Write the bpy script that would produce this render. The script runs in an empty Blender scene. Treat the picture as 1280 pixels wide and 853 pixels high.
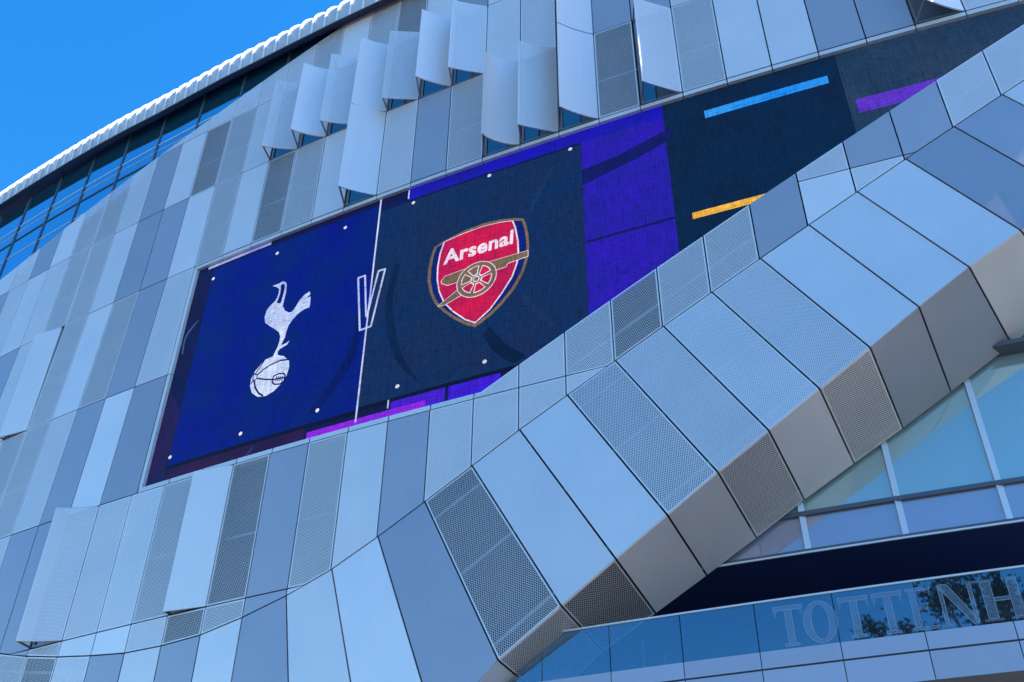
import bpy, bmesh, math, random
from mathutils import Vector, Matrix
from mathutils.geometry import tessellate_polygon

random.seed(7)
scene = bpy.context.scene
COL = scene.collection
R_ = math.radians

# ------------------------------------------------------------------ camera
F, PITCH, ROLL, CAMH = 1269.0, R_(36.6), math.atan2(17, 1710), 1.7
cam_d = bpy.data.cameras.new('camera'); cam = bpy.data.objects.new('camera', cam_d); COL.objects.link(cam)
cam_d.sensor_width = 36.0; cam_d.lens = 36.0 * F / 1280.0; cam_d.clip_end = 3000; cam_d.clip_start = 0.1
cam.location = (0, 0, CAMH)
cam.rotation_euler = (Matrix.Rotation(R_(90) + PITCH, 4, 'X') @ Matrix.Rotation(ROLL, 4, 'Z')).to_euler()
scene.camera = cam

# ------------------------------------------------------------------ sky and sun (sun stands behind the stadium, to the right)
EXPO = 1.48
SUN_AZ, SUN_EL = R_(100), R_(55)          # azimuth measured from +Y towards +X
world = bpy.data.worlds.new('World'); scene.world = world; world.use_nodes = True
nt = world.node_tree; nt.nodes.clear()
sky = nt.nodes.new('ShaderNodeTexSky'); sky.sky_type = 'NISHITA'; sky.sun_disc = False
sky.sun_elevation = SUN_EL; sky.sun_rotation = SUN_AZ; sky.altitude = 300
sky.air_density = 1.0; sky.dust_density = 0.25; sky.ozone_density = 3.0
hsv = nt.nodes.new('ShaderNodeHueSaturation'); hsv.inputs['Saturation'].default_value = 1.37
bg = nt.nodes.new('ShaderNodeBackground'); bg.inputs['Strength'].default_value = 0.13
out = nt.nodes.new('ShaderNodeOutputWorld')
nt.links.new(sky.outputs[0], hsv.inputs['Color']); nt.links.new(hsv.outputs[0], bg.inputs['Color']); nt.links.new(bg.outputs[0], out.inputs[0])
sun_d = bpy.data.lights.new('sun', 'SUN'); sun = bpy.data.objects.new('sun', sun_d); COL.objects.link(sun)
sun_d.energy = 4.6; sun_d.angle = R_(0.5); sun_d.color = (1.0, 0.95, 0.87)
sdir = Vector((math.sin(SUN_AZ) * math.cos(SUN_EL), math.cos(SUN_AZ) * math.cos(SUN_EL), math.sin(SUN_EL)))
sun.rotation_euler = (-sdir).to_track_quat('-Z', 'Y').to_euler()
vs = scene.view_settings
vs.view_transform = 'Standard'; vs.look = 'None'; vs.exposure = EXPO; vs.gamma = 1.0
scene.render.engine = 'CYCLES'
scene.cycles.transparent_max_bounces = 16

# ------------------------------------------------------------------ facade geometry: a wall curved in plan, s along it, z up, off outward
A0, RAD, Y0 = R_(25.0), 200.0, 28.0
CX_, CY_ = RAD * math.sin(A0), Y0 + RAD * math.cos(A0)

def P3(s, z, off=0.0):
    a = s / RAD - A0
    return Vector((CX_ + (RAD + off) * math.sin(a), CY_ - (RAD + off) * math.cos(a), z))

def outward(s):
    a = s / RAD - A0
    return Vector((math.sin(a), -math.cos(a), 0))

def wall(px, py, off=0.0):
    """photo pixel -> (s, z) where its sight line meets the facade surface pushed out by off"""
    u, v = px - 640.0, 426.5 - py
    c, s = math.cos(ROLL), math.sin(ROLL)
    u, v = c * u - s * v, s * u + c * v
    d = Vector((u, F * math.cos(PITCH) - v * math.sin(PITCH), F * math.sin(PITCH) + v * math.cos(PITCH))).normalized()
    r = RAD + off
    a = d.x ** 2 + d.y ** 2; b = -2 * (d.x * CX_ + d.y * CY_); c = CX_ ** 2 + CY_ ** 2 - r * r
    t = (-b - math.sqrt(b * b - 4 * a * c)) / (2 * a)
    return RAD * (math.atan2(d.x * t - CX_, -(d.y * t - CY_)) + A0), CAMH + d.z * t

def colS(k, z=33.0):
    """facade joint k at height z"""
    s = 0.26 + 1.675 * k if k >= -10 else -16.49 + (k + 10) * 1.76
    if k < -5:
        f = 1.0 if z < 20.505 else max(0.0, (32.2 - z) / 11.6)
        if z < 20.505 or k < -10: s -= f * min(0.4, 0.05 * (-5 - k))
    return s

def interp(x, pts):
    if x <= pts[0][0]:
        (x0, y0), (x1, y1) = pts[0], pts[1]
    elif x >= pts[-1][0]:
        (x0, y0), (x1, y1) = pts[-2], pts[-1]
    else:
        for (x0, y0), (x1, y1) in zip(pts, pts[1:]):
            if x0 <= x <= x1: break
    return y0 + (y1 - y0) * (x - x0) / (x1 - x0)

FOLD = [(-60, 27.0), (-40, 19.6), (-26, 15.9), (-22.1, 15.1), (-19.5, 14.5), (-16.84, 14.12), (-15.2, 13.92), (-13.4, 13.88), (-11.67, 13.95), (-9.96, 14.25),
        (-8.22, 14.68), (-6.46, 15.28), (-4.75, 16.1), (-3.03, 17.01), (-1.34, 17.94), (0.3, 18.86), (17.08, 27.76), (24, 31.43)]
def foldZ(s): return interp(s, FOLD)
def diagZ(s): return 20.78 + 0.5117 * (s + 1.04)
CLAD_TOP = [(-48, 35.4), (-34, 39.05), (-30.65, 39.85), (-25.5, 41.3), (-18.4, 43.3), (-9.86, 45.95), (-9.0, 46.15), (40, 46.16)]
def cladTop(s): return min(46.15, interp(s, CLAD_TOP))

# ------------------------------------------------------------------ materials
def principled(name, base, rough=0.5, metal=0.0, spec=0.5):
    m = bpy.data.materials.new(name); m.use_nodes = True
    b = m.node_tree.nodes['Principled BSDF']
    b.inputs['Base Color'].default_value = (*base, 1); b.inputs['Roughness'].default_value = rough
    b.inputs['Metallic'].default_value = metal; b.inputs['Specular IOR Level'].default_value = spec
    return m

def node(t, typ, **kw):
    n = t.nodes.new(typ)
    for k, v in kw.items(): setattr(n, k, v)
    return n

def math_n(t, op, a, b=None, c=None):
    n = t.nodes.new('ShaderNodeMath'); n.operation = op
    for i, x in enumerate((a, b, c)):
        if x is None: continue
        if isinstance(x, (int, float)): n.inputs[i].default_value = x
        else: t.links.new(x, n.inputs[i])
    return n.outputs[0]

def panel_mat(name, base, rough, metal=0.35, pitch=None, hole=None):
    """brushed and coated aluminium sheet; with pitch and hole it is drilled with round holes in staggered rows"""
    m = principled(name, base, rough, metal)
    t = m.node_tree; b = t.nodes['Principled BSDF']; L = t.links.new
    oi = node(t, 'ShaderNodeObjectInfo'); geo = node(t, 'ShaderNodeNewGeometry')
    nz = node(t, 'ShaderNodeTexNoise'); nz.inputs['Scale'].default_value = 0.55; nz.inputs['Detail'].default_value = 5
    L(geo.outputs['Position'], nz.inputs['Vector'])
    mp = node(t, 'ShaderNodeMapping'); mp.inputs['Scale'].default_value = (3.0, 3.0, 0.25)
    L(geo.outputs['Position'], mp.inputs['Vector'])
    st = node(t, 'ShaderNodeTexNoise'); st.inputs['Scale'].default_value = 2.0; st.inputs['Detail'].default_value = 4
    L(mp.outputs[0], st.inputs['Vector'])
    v = math_n(t, 'ADD', math_n(t, 'MULTIPLY', oi.outputs['Random'], 0.13), math_n(t, 'MULTIPLY', nz.outputs['Fac'], 0.10))
    v = math_n(t, 'ADD', v, math_n(t, 'MULTIPLY', st.outputs['Fac'], 0.05))
    v = math_n(t, 'ADD', v, 0.865)
    hs = node(t, 'ShaderNodeHueSaturation'); hs.inputs['Color'].default_value = (*base, 1)
    L(v, hs.inputs['Value']); L(hs.outputs[0], b.inputs['Base Color'])
    L(math_n(t, 'ADD', math_n(t, 'MULTIPLY', nz.outputs['Fac'], 0.16), rough - 0.08), b.inputs['Roughness'])
    bp = node(t, 'ShaderNodeBump'); bp.inputs['Strength'].default_value = 0.12; bp.inputs['Distance'].default_value = 0.05
    L(nz.outputs['Fac'], bp.inputs['Height']); L(bp.outputs[0], b.inputs['Normal'])
    if pitch:
        uv = node(t, 'ShaderNodeUVMap', uv_map='UVMap'); sp = node(t, 'ShaderNodeSeparateXYZ'); L(uv.outputs[0], sp.inputs[0])
        vy = math_n(t, 'DIVIDE', sp.outputs['Y'], pitch * 0.866)
        row = math_n(t, 'FLOOR', vy)
        ux = math_n(t, 'ADD', math_n(t, 'DIVIDE', sp.outputs['X'], pitch), math_n(t, 'MULTIPLY', math_n(t, 'FLOORED_MODULO', row, 2.0), 0.5))
        fx = math_n(t, 'SUBTRACT', math_n(t, 'FRACT', ux), 0.5)
        fy = math_n(t, 'MULTIPLY', math_n(t, 'SUBTRACT', math_n(t, 'FRACT', vy), 0.5), 0.866)
        d = math_n(t, 'SQRT', math_n(t, 'ADD', math_n(t, 'MULTIPLY', fx, fx), math_n(t, 'MULTIPLY', fy, fy)))
        inside = math_n(t, 'LESS_THAN', d, hole / pitch)
        tr = node(t, 'ShaderNodeBsdfTransparent'); mx = node(t, 'ShaderNodeMixShader')
        L(inside, mx.inputs[0]); L(b.outputs[0], mx.inputs[1]); L(tr.outputs[0], mx.inputs[2])
        L(mx.outputs[0], t.nodes['Material Output'].inputs['Surface'])
    return m

LIGHT, MIDC = (0.92, 0.81, 0.755), (0.455, 0.43, 0.455)
PERF = (0.88, 0.78, 0.73)
M = {
    'L': panel_mat('light_silver_panel', LIGHT, 0.38),
    'M': panel_mat('mid_grey_panel', MIDC, 0.36),
    'P1': panel_mat('fine_perforated_panel', PERF, 0.4, 0.35, 0.060, 0.0112),
    'P2': panel_mat('medium_perforated_panel', PERF, 0.4, 0.35, 0.062, 0.0193),
    'P3': panel_mat('coarse_perforated_panel', PERF, 0.4, 0.35, 0.072, 0.0300),
}
M['rim'] = M['L']
M['trim'] = panel_mat('pale_trim', (0.72, 0.72, 0.70), 0.45, 0.2)
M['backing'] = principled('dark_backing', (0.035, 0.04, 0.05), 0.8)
M['steel'] = principled('galvanised_steel', (0.30, 0.31, 0.32), 0.5, 0.5)
M['dark_frame'] = principled('dark_frame', (0.03, 0.032, 0.04), 0.45)
M['navy'] = principled('navy_soffit', (0.016, 0.032, 0.12), 0.5)
M['roof'] = panel_mat('silver_roof_sheet', (0.60, 0.59, 0.58), 0.45, 0.2)
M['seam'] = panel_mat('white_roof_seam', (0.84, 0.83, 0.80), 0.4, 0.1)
M['concrete'] = principled('concrete', (0.42, 0.41, 0.39), 0.9)
M['mullion'] = panel_mat('mullion_silver', (0.62, 0.64, 0.66), 0.35, 0.3)
M['mullion_dark'] = principled('mullion_slate', (0.10, 0.12, 0.15), 0.4, 0.2)

def glass_mat(name, tint, back, refl, back_fac, rough=0.02, wobble=0.01, coat=(0.92, 0.97, 1)):
    """coated glass: mirrors the sky, lets some of the inside through, carries a faint coating colour of its own"""
    m = bpy.data.materials.new(name); m.use_nodes = True; t = m.node_tree; t.nodes.clear(); L = t.links.new
    o = node(t, 'ShaderNodeOutputMaterial')
    tr = node(t, 'ShaderNodeBsdfTransparent'); tr.inputs[0].default_value = (*tint, 1)
    df = node(t, 'ShaderNodeBsdfDiffuse'); df.inputs[0].default_value = (*back, 1)
    gl = node(t, 'ShaderNodeBsdfGlossy'); gl.inputs['Roughness'].default_value = rough; gl.inputs[0].default_value = (*coat, 1)
    lw = node(t, 'ShaderNodeLayerWeight'); lw.inputs[0].default_value = 0.35
    geo = node(t, 'ShaderNodeNewGeometry'); nz = node(t, 'ShaderNodeTexNoise'); nz.inputs['Scale'].default_value = 0.8
    L(geo.outputs['Position'], nz.inputs['Vector'])
    bp = node(t, 'ShaderNodeBump'); bp.inputs['Strength'].default_value = wobble * 10; bp.inputs['Distance'].default_value = 0.01
    L(nz.outputs['Fac'], bp.inputs['Height']); L(bp.outputs[0], gl.inputs['Normal'])
    m1 = node(t, 'ShaderNodeMixShader'); m1.inputs[0].default_value = back_fac; L(tr.outputs[0], m1.inputs[1]); L(df.outputs[0], m1.inputs[2])
    f = math_n(t, 'MINIMUM', math_n(t, 'ADD', math_n(t, 'MULTIPLY', lw.outputs['Facing'], 0.35), refl), 1.0)
    m2 = node(t, 'ShaderNodeMixShader'); L(f, m2.inputs[0]); L(m1.outputs[0], m2.inputs[1]); L(gl.outputs[0], m2.inputs[2])
    L(m2.outputs[0], o.inputs['Surface'])
    return m

M['rail_glass'] = glass_mat('balustrade_glass', (0.62, 0.78, 0.86), (0.2, 0.4, 0.5), 0.30, 0.03, coat=(0.38, 0.47, 0.54))
M['cw_glass'] = glass_mat('teal_vision_glass', (0.5, 0.7, 0.72), (0.40, 0.58, 0.60), 0.25, 0.75, coat=(0.75, 0.85, 0.82))
M['spandrel_glass'] = glass_mat('spandrel_glass', (0.5, 0.6, 0.7), (0.36, 0.38, 0.50), 0.22, 0.85, coat=(0.8, 0.8, 0.85))
M['band_glass'] = glass_mat('roof_band_glass', (0.45, 0.62, 0.75), (0.02, 0.20, 0.22), 0.55, 0.5, coat=(0.5, 0.8, 1.0))
M['dark_glass'] = glass_mat('dark_glass', (0.1, 0.16, 0.2), (0.01, 0.03, 0.05), 0.12, 0.8)
M['etch'] = glass_mat('etched_lettering', (0.9, 0.95, 0.98), (0.55, 0.62, 0.68), 0.05, 0.11, 0.3)
M['etch_edge'] = glass_mat('etched_outline', (0.9, 0.95, 0.98), (0.6, 0.66, 0.7), 0.05, 0.26, 0.3)

# ------------------------------------------------------------------ object helpers
def link(o, parent=None):
    COL.objects.link(o); o.parent = parent
    return o

def empty(name, loc=(0, 0, 0)):
    o = bpy.data.objects.new(name, None); o.empty_display_size = 0.5; COL.objects.link(o); o.location = loc
    return o

def tag(o, label, cat, group=None, kind=None):
    o['label'] = label; o['category'] = cat
    if group: o['group'] = group
    if kind: o['kind'] = kind
    return o

def mesh_obj(name, verts, faces, mats, parent=None, midx=None, uvs=None, smooth=False):
    me = bpy.data.meshes.new(name); me.from_pydata([tuple(v) for v in verts], [], faces)
    for m in (mats if isinstance(mats, (list, tuple)) else [mats]): me.materials.append(m)
    if midx:
        for p, i in zip(me.polygons, midx): p.material_index = i
    if uvs:
        l = me.uv_layers.new(name='UVMap')
        for p in me.polygons:
            for li in p.loop_indices: l.data[li].uv = uvs[me.loops[li].vertex_index]
    if smooth:
        for p in me.polygons: p.use_smooth = True
    me.update()
    o = bpy.data.objects.new(name, me)
    return link(o, parent)

def prism(name, poly, depth_vec, mats, parent=None):
    """poly: list of Vectors (front face, counter-clockwise seen from outside); depth_vec: to the back face"""
    n = len(poly); v = list(poly) + [p + depth_vec for p in poly]
    f = [list(range(n)), [n + i for i in reversed(range(n))]] + [[(i + 1) % n, i, n + i, n + (i + 1) % n] for i in range(n)]
    return mesh_obj(name, v, f, mats, parent)

class MB:
    def __init__(self): self.v, self.f = [], []
    def prism(self, poly, dv):
        n = len(poly); o = len(self.v)
        self.v += list(poly) + [p + dv for p in poly]
        self.f += [[o + i for i in range(n)], [o + n + i for i in reversed(range(n))]] + [[o + (i + 1) % n, o + i, o + n + i, o + n + (i + 1) % n] for i in range(n)]
    def bar(self, a, b, w, up=Vector((0, 0, 1)), h=None):
        h = h or w; d = (b - a).normalized(); x = d.cross(up)
        if x.length < 1e-4: x = d.cross(Vector((1, 0, 0)))
        x.normalize(); y = x.cross(d).normalized()
        q = [a + x * w / 2 + y * h / 2, a - x * w / 2 + y * h / 2, a - x * w / 2 - y * h / 2, a + x * w / 2 - y * h / 2]
        self.prism(q, b - a)
    def build(self, name, mats, parent=None): return mesh_obj(name, self.v, self.f, mats, parent)

def inset_poly(pts, d):
    """shrink a convex 3D polygon by d in its own plane"""
    n = len(pts); c = sum(pts, Vector()) / n
    nn = Vector()
    for i in range(n): nn += (pts[i] - c).cross(pts[(i + 1) % n] - c)
    nn.normalize()
    res = []
    for i in range(n):
        p0, p1, p2 = pts[i - 1], pts[i], pts[(i + 1) % n]
        e1, e2 = (p1 - p0).normalized(), (p2 - p1).normalized()
        n1, n2 = nn.cross(e1), nn.cross(e2)
        den = 1 + n1.dot(n2)
        res.append(p1 + (n1 + n2) * (d / max(den, 0.25)))
    return res, nn

def clean(poly, eps=0.02):
    r = []
    for p in poly:
        if not r or (p - r[-1]).length > eps: r.append(p)
    if len(r) > 1 and (r[0] - r[-1]).length < eps: r.pop()
    return r

def area(pts):
    a = Vector()
    for i in range(1, len(pts) - 1): a += (pts[i] - pts[0]).cross(pts[i + 1] - pts[0])
    return a.length / 2

def panel(kind, pts, parent, gap=0.024, thick=0.06, udir=None, name=None):
    """one cladding panel on the convex polygon pts (counter-clockwise from outside)"""
    pts = clean(pts)
    if len(pts) < 3 or area(pts) < 0.03: return None
    p, nn = inset_poly(pts, gap)
    perf = kind in ('P1', 'P2', 'P3')
    u = (udir or (p[1] - p[0])).normalized(); u = (u - nn * u.dot(nn)).normalized(); v = nn.cross(u)
    n = len(p); V = list(p); Fc = []; mi = []
    if perf:
        q, _ = inset_poly(p, 0.045)
        V += q
        Fc.append([n + i for i in range(n)]); mi.append(0)
        for i in range(n): Fc.append([i, (i + 1) % n, n + (i + 1) % n, n + i]); mi.append(1)
    else:
        Fc.append(list(range(n))); mi.append(0)
    o = len(V); V += [x - nn * thick for x in p]
    for i in range(n): Fc.append([(i + 1) % n, i, o + i, o + (i + 1) % n]); mi.append(1 if perf else 0)
    org = sum(p, Vector()) / n
    uvs = [((x - org).dot(u), (x - org).dot(v)) for x in V]
    return mesh_obj(name or ('perforated_panel' if perf else 'cladding_panel'), V, Fc, [M[kind], M['rim']] if perf else [M[kind]], parent, mi, uvs)

def clip(poly, f):
    """keep the part of a 2D polygon where f(p) >= 0 (f is linear)"""
    r = []
    for i, a in enumerate(poly):
        b = poly[(i + 1) % len(poly)]; fa, fb = f(a), f(b)
        if fa >= 0: r.append(a)
        if (fa > 0 and fb < 0) or (fa < 0 and fb > 0):
            t = fa / (fa - fb); r.append((a[0] + (b[0] - a[0]) * t, a[1] + (b[1] - a[1]) * t))
    return r

# ------------------------------------------------------------------ ground
gm = bpy.data.materials.new('paving'); gm.use_nodes = True
t = gm.node_tree; b = t.nodes['Principled BSDF']; b.inputs['Roughness'].default_value = 0.85
geo = node(t, 'ShaderNodeNewGeometry'); br = node(t, 'ShaderNodeTexBrick'); br.inputs['Scale'].default_value = 1.2
br.inputs['Color1'].default_value = (0.042, 0.044, 0.05, 1); br.inputs['Color2'].default_value = (0.042, 0.044, 0.05, 1); br.inputs['Mortar'].default_value = (0.03, 0.03, 0.03, 1)
br.inputs['Mortar Size'].default_value = 0.008
t.links.new(geo.outputs['Position'], br.inputs['Vector']); t.links.new(br.outputs[0], b.inputs['Base Color'])
g = mesh_obj('ground', [(-1500, -1500, 0), (1500, -1500, 0), (1500, 1500, 0), (-1500, 1500, 0)], [[0, 1, 2, 3]], gm); g['kind'] = 'structure'

# ------------------------------------------------------------------ the stadium
stadium = empty('stadium', P3(0, 0, -3))
tag(stadium, 'curved stadium with silver metal facade panels sweeping up over a glass entrance', 'stadium')

KMIN, KMAX = -26, 13
# --- backing wall behind the cladding (dark cavity), follows fold and top edge
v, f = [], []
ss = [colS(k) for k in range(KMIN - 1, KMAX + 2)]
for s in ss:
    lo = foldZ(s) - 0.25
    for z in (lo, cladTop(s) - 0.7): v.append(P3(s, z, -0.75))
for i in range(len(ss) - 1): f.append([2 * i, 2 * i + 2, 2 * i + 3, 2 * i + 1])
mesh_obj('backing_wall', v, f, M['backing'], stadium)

# --- steel rails behind the panels, seen through the perforations
def rail(pts, w=0.1, name='support_rail', off=-0.4):
    mb = MB()
    for a, b in zip(pts, pts[1:]): mb.bar(P3(*a, off), P3(*b, off), w)
    return mb.build(name, M['steel'], stadium)
for z in (23.2, 29.2, 34.8, 40.1):
    pts = [(s, z) for s in [colS(k) for k in range(KMIN, KMAX + 1, 3)] if z < cladTop(s) - 0.5 and (s < -16.6 or z > 32.4)]
    if len(pts) > 1: rail(pts)
for z in (17.6,):
    rail([(colS(k, z), z) for k in range(-16, -5, 2)] + ([(colS(k, z), z) for k in (-5, -3)] if z > 17 else []))
rail([(s, foldZ(s) + 1.3) for s in (-2.5, 0.5, 4, 8, 12, 16, 20)], 0.12)

# --- which panel kind stands where: (row, column)
ROWS = [(None, 14.95), (14.95, 20.5), (20.5, 26.15), (26.15, 32.2), (32.2, 37.48), (37.48, 42.35), (42.35, 47)]
KIND = {
 0: {-5:'P1',-6:'M',-7:'P2',-8:'P3',-9:'P1',-10:'L',-11:'L',-12:'P2'},
 1: {-18:'P1',-17:'M',-16:'L',-15:'P1',-14:'M',-13:'M',-11:'P1',-10:'P1',-9:'P2',-8:'L',-7:'P3',-6:'M',-5:'P2',-4:'L',-3:'M',-2:'P1',-1:'P1',0:'P1',1:'P1'},
 2: {-22:'L',-21:'P2',-20:'M',-19:'P2',-18:'M',-17:'L',-16:'P2',-15:'P2',-14:'P1',-13:'M',-12:'L',-11:'M',-1:'P1',0:'P1',1:'P2',2:'P3',3:'P2',4:'P2',5:'M',6:'L',7:'P1',8:'M'},
 3: {-23:'P2',-22:'M',-21:'L',-20:'P2',-19:'L',-18:'M',-17:'P1',-16:'L',-15:'P2',-14:'L',-13:'P2',-12:'M',-11:'P1',5:'M',6:'P1',7:'M',8:'M',9:'P1',10:'P1',11:'L',12:'P1'},
 4: {-22:'L',-21:'P2',-20:'M',-19:'P1',-18:'L',-17:'P1',-16:'P2',-15:'P2',-14:'L',-13:'M',-12:'M',-11:'L',-10:'P2',-9:'L',-8:'P3',-7:'P2',-6:'L',
     -4:'P1',-3:'M',-2:'P2',2:'P3',4:'P2',5:'L',6:'L',7:'M',8:'M',10:'P1',11:'L',12:'M'},
 5: {-20:'L',-19:'P1',-18:'M',-17:'L',-16:'P2',-15:'P2',-14:'P1',-13:'M',-12:'L',-11:'P3',-10:'P2',-9:'P1',-1:'L',0:'P1',2:'M',3:'M',4:'P1',5:'L',6:'P2',7:'L'},
 6: {-13:'P1',-12:'P1',-11:'P1',-10:'P1',-9:'P1',-8:'P1',-7:'P2',-6:'L',-5:'P2',-4:'P3',-3:'L',-2:'M',-1:'L',0:'P1',1:'L',2:'P2'},
}
# hinged panels: (row, column) -> (kind, swing in metres, curve)
FINS = {(5,-8):('P1',0.93,.25),(5,-7):('L',1.13,.3),(5,-6):('P1',0.93,.15),(4,-5):('L',1.16,.2),(5,-5):('L',1.14,.35),(5,-4):('P1',0.78,.1),(5,-3):('L',1.16,.2),
        (5,-2):('P1',0.98,.1),(4,-1):('L',1.15,.5),(4,0):('P1',0.98,.15),(4,1):('L',1.15,.2),(5,1):('L',1.15,.2),(4,3):('P1',1.07,.1),(4,9):('L',1.0,.2),(1,-12):('P1',0.78,.3),(1,-8):('L',0.3,.1),(3,-16):('L',0.28,.1)}
rk = random.Random(3)
fold_cells = []
for r, (z0, z1) in enumerate(ROWS):
    for k in range(KMIN, KMAX):
        if (r, k) in FINS or (r, k) == (3, 5): continue
        z1 = 27.0 if (r, k) == (2, 5) else ROWS[r][1]
        zz0 = z0 if z0 is not None else 5.0
        zm = z1 if r <= 1 else zz0
        poly = [(colS(k, zz0 + .01 if r else 14.0), zz0), (colS(k + 1, zz0 + .01 if r else 14.0), zz0), (colS(k + 1, z1), z1), (colS(k, z1), z1)]
        # below the fold nothing, above the top edge nothing
        sa, sb = colS(k, foldZ(colS(k))), colS(k + 1, foldZ(colS(k + 1)))
        fa, fb = foldZ(sa), foldZ(sb)
        poly = clip(poly, lambda p: p[1] - (fa + (fb - fa) * (p[0] - sa) / (sb - sa)))
        ta, tb = cladTop(colS(k)), cladTop(colS(k + 1))
        poly = clip(poly, lambda p: (ta + (tb - ta) * (p[0] - colS(k)) / (colS(k + 1) - colS(k))) - p[1])
        if r in (2, 3) and k >= -10:      # the screen takes this field, except under its slanting edge
            split = 20.62 if k < 3 else 26.27
            poly = clip(poly, lambda p: diagZ(p[0]) - p[1])
        if len(poly) < 3: continue
        kind = KIND.get(r, {}).get(k) or rk.choice(['L', 'M', 'P1', 'P1', 'P2', 'L'])
        panel(kind, [P3(s, z) for s, z in poly], stadium, udir=P3(1, 0) - P3(0, 0))

# --- hinged panels that stand open, with brackets and the dark panes behind them
for (r, k), (kind, swing, curve) in FINS.items():
    z0, z1 = ROWS[r]
    s0, s1 = colS(k, z0 + .01 if r > 1 else 18), colS(k + 1, z0 + .01 if r > 1 else 18)
    W = s1 - s0 - 0.05; phi = math.asin(swing / W); N = 8
    pr = [(s1 - 0.025, 0.0)]
    fr_ = [0, .03] + [.03 + .94 * i / (N - 2) for i in range(1, N - 1)] + [1.0]
    for i in range(N):
        a = phi * (1 - curve + curve * (fr_[i] + fr_[i + 1])); l_ = W * (fr_[i + 1] - fr_[i])
        x, y = pr[-1]; pr.append((x - math.cos(a) * l_, y + math.sin(a) * l_))
    zb, zt = z0 + 0.03, z1 - 0.03
    V, UV, Fc, mi = [], [], [], []
    for i, (s, o) in enumerate(pr):
        for z in (zb, zb + 0.05, zt - 0.05, zt):
            V.append(P3(s, z, o)); UV.append((fr_[i] * W, z))
    perf = kind.startswith('P')
    for i in range(N):
        for j in range(3):
            a = i * 4 + j; Fc.append([a + 4, a, a + 1, a + 5])
            mi.append(1 if perf and (j != 1 or i in (0, N - 1)) else 0)
    n0 = len(V)
    hinge_dir = (P3(pr[0][0], 0, 0) - P3(pr[1][0], 0, pr[1][1])).normalized()
    for i, (s, o) in enumerate(pr):
        i0, i1 = max(0, i - 1), min(N, i + 1)
        d = P3(pr[i1][0], 0, pr[i1][1]) - P3(pr[i0][0], 0, pr[i0][1]); nrm = Vector((-d.y, d.x, 0)).normalized()
        if nrm.dot(outward(s)) > 0: nrm = -nrm
        for z in (zb, zt): V.append(P3(s, z, o) + nrm * 0.05); UV.append((i * W / N, z))
    for i in range(N):
        Fc += [[i * 4, (i + 1) * 4, n0 + 2 * i + 2, n0 + 2 * i], [(i + 1) * 4 + 3, i * 4 + 3, n0 + 2 * i + 1, n0 + 2 * i + 3]]
        mi += [1 if perf else 0] * 2
    e = N * 4
    Fc += [[e, e + 3, n0 + 2 * N + 1, n0 + 2 * N], [3, 0, n0, n0 + 1]]; mi += [1 if perf else 0] * 2
    fin = mesh_obj('hinged_panel', V, Fc, [M[kind], M['rim']] if perf else [M[kind]], stadium, mi, UV, smooth=False)
    if curve > .22:
        for p in fin.data.polygons[:3 * N]: p.use_smooth = True
    s_f, o_f = pr[-1]
    for z in (zb + 0.03, zt - 0.05):
        mb = MB(); a, bq, c = P3(s0 + 0.05, z, -0.03), P3(s_f + 0.02, z, o_f - 0.05), P3(s1 - 0.1, z, -0.05)
        mb.bar(a, bq, 0.06); mb.bar(a, c, 0.05)
        mb.build('bracket', M['steel'], fin)
    q = [P3(s0 + .09, z0 + .1, -.12), P3(s1 - .06, z0 + .1, -.12), P3(s1 - .06, z1 - .05, -.12), P3(s0 + .09, z1 - .05, -.12)]
    prism('dark_pane', q, outward(s0) * -0.04, M['dark_glass'], fin)
    fr = MB()
    for a, bb in ((q[0], q[1]), (q[1], q[2]), (q[3], q[0])): fr.bar(a + outward(s0) * .03, bb + outward(s0) * .03, 0.09)
    fr.build('pane_frame', M['steel'], fin)

# --- the ribbon: panels that peel outward below the fold, then the soffit that runs back under it
def ok(k):
    return {-3: .6, -4: .45, -5: .3, -6: .2, -7: .1}.get(k, 0.0 if k < -7 else (.75 if k == -2 else .9 + .08 * (k + 1)))
B_PX = {-2:(622.8,826),-1:(701.4,757.5),0:(769.6,698.7),1:(834.3,644),2:(897.5,590.5),3:(961,538),4:(1024.7,486),5:(1087.8,434.6),6:(1149,383.7),7:(1211.8,334),8:(1276,288),
        -3:(545,912),-4:(460,985),-5:(364,1010)}
C_PX = {-2:(688,880),-1:(754.5,815),0:(820,767.5),1:(884,720),2:(946,673),3:(1006,625.5),4:(1068,580),5:(1129,536),6:(1189,490.4),7:(1265,431)}
OFFC = -1.9
Ap, Bp, Cp = {}, {}, {}
for k in range(-18, 14):
    s = colS(k, foldZ(colS(k))) + (0.04 if k > -5 else 0); Ap[k] = (s, foldZ(s), 0.0)
    if k in B_PX: Bp[k] = (*wall(*B_PX[k], ok(k)), ok(k))
    elif k > 8:
        a, c = Bp[7], Bp[8]; n = k - 8; Bp[k] = (c[0] + (c[0] - a[0]) * n, c[1] + (c[1] - a[1]) * n, ok(k))
for k in range(-18, -5):
    Bp[k] = (Ap[k][0] + 0.05 * max(0, k + 10), min(9.0, Ap[k][1] - 4.5), ok(k))
for k in range(-18, 14):
    if k in C_PX: Cp[k] = (*wall(*C_PX[k], OFFC), OFFC)
for k in range(8, 14):
    a, c = Cp[6], Cp[7]; n = k - 7; Cp[k] = (c[0] + (c[0] - a[0]) * n, c[1] + (c[1] - a[1]) * n, OFFC)
for k in range(-3, -8, -1):
    a, c = Cp[k + 2], Cp[k + 1]; Cp[k] = (2 * c[0] - a[0], 2 * c[1] - a[1], OFFC)
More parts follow.
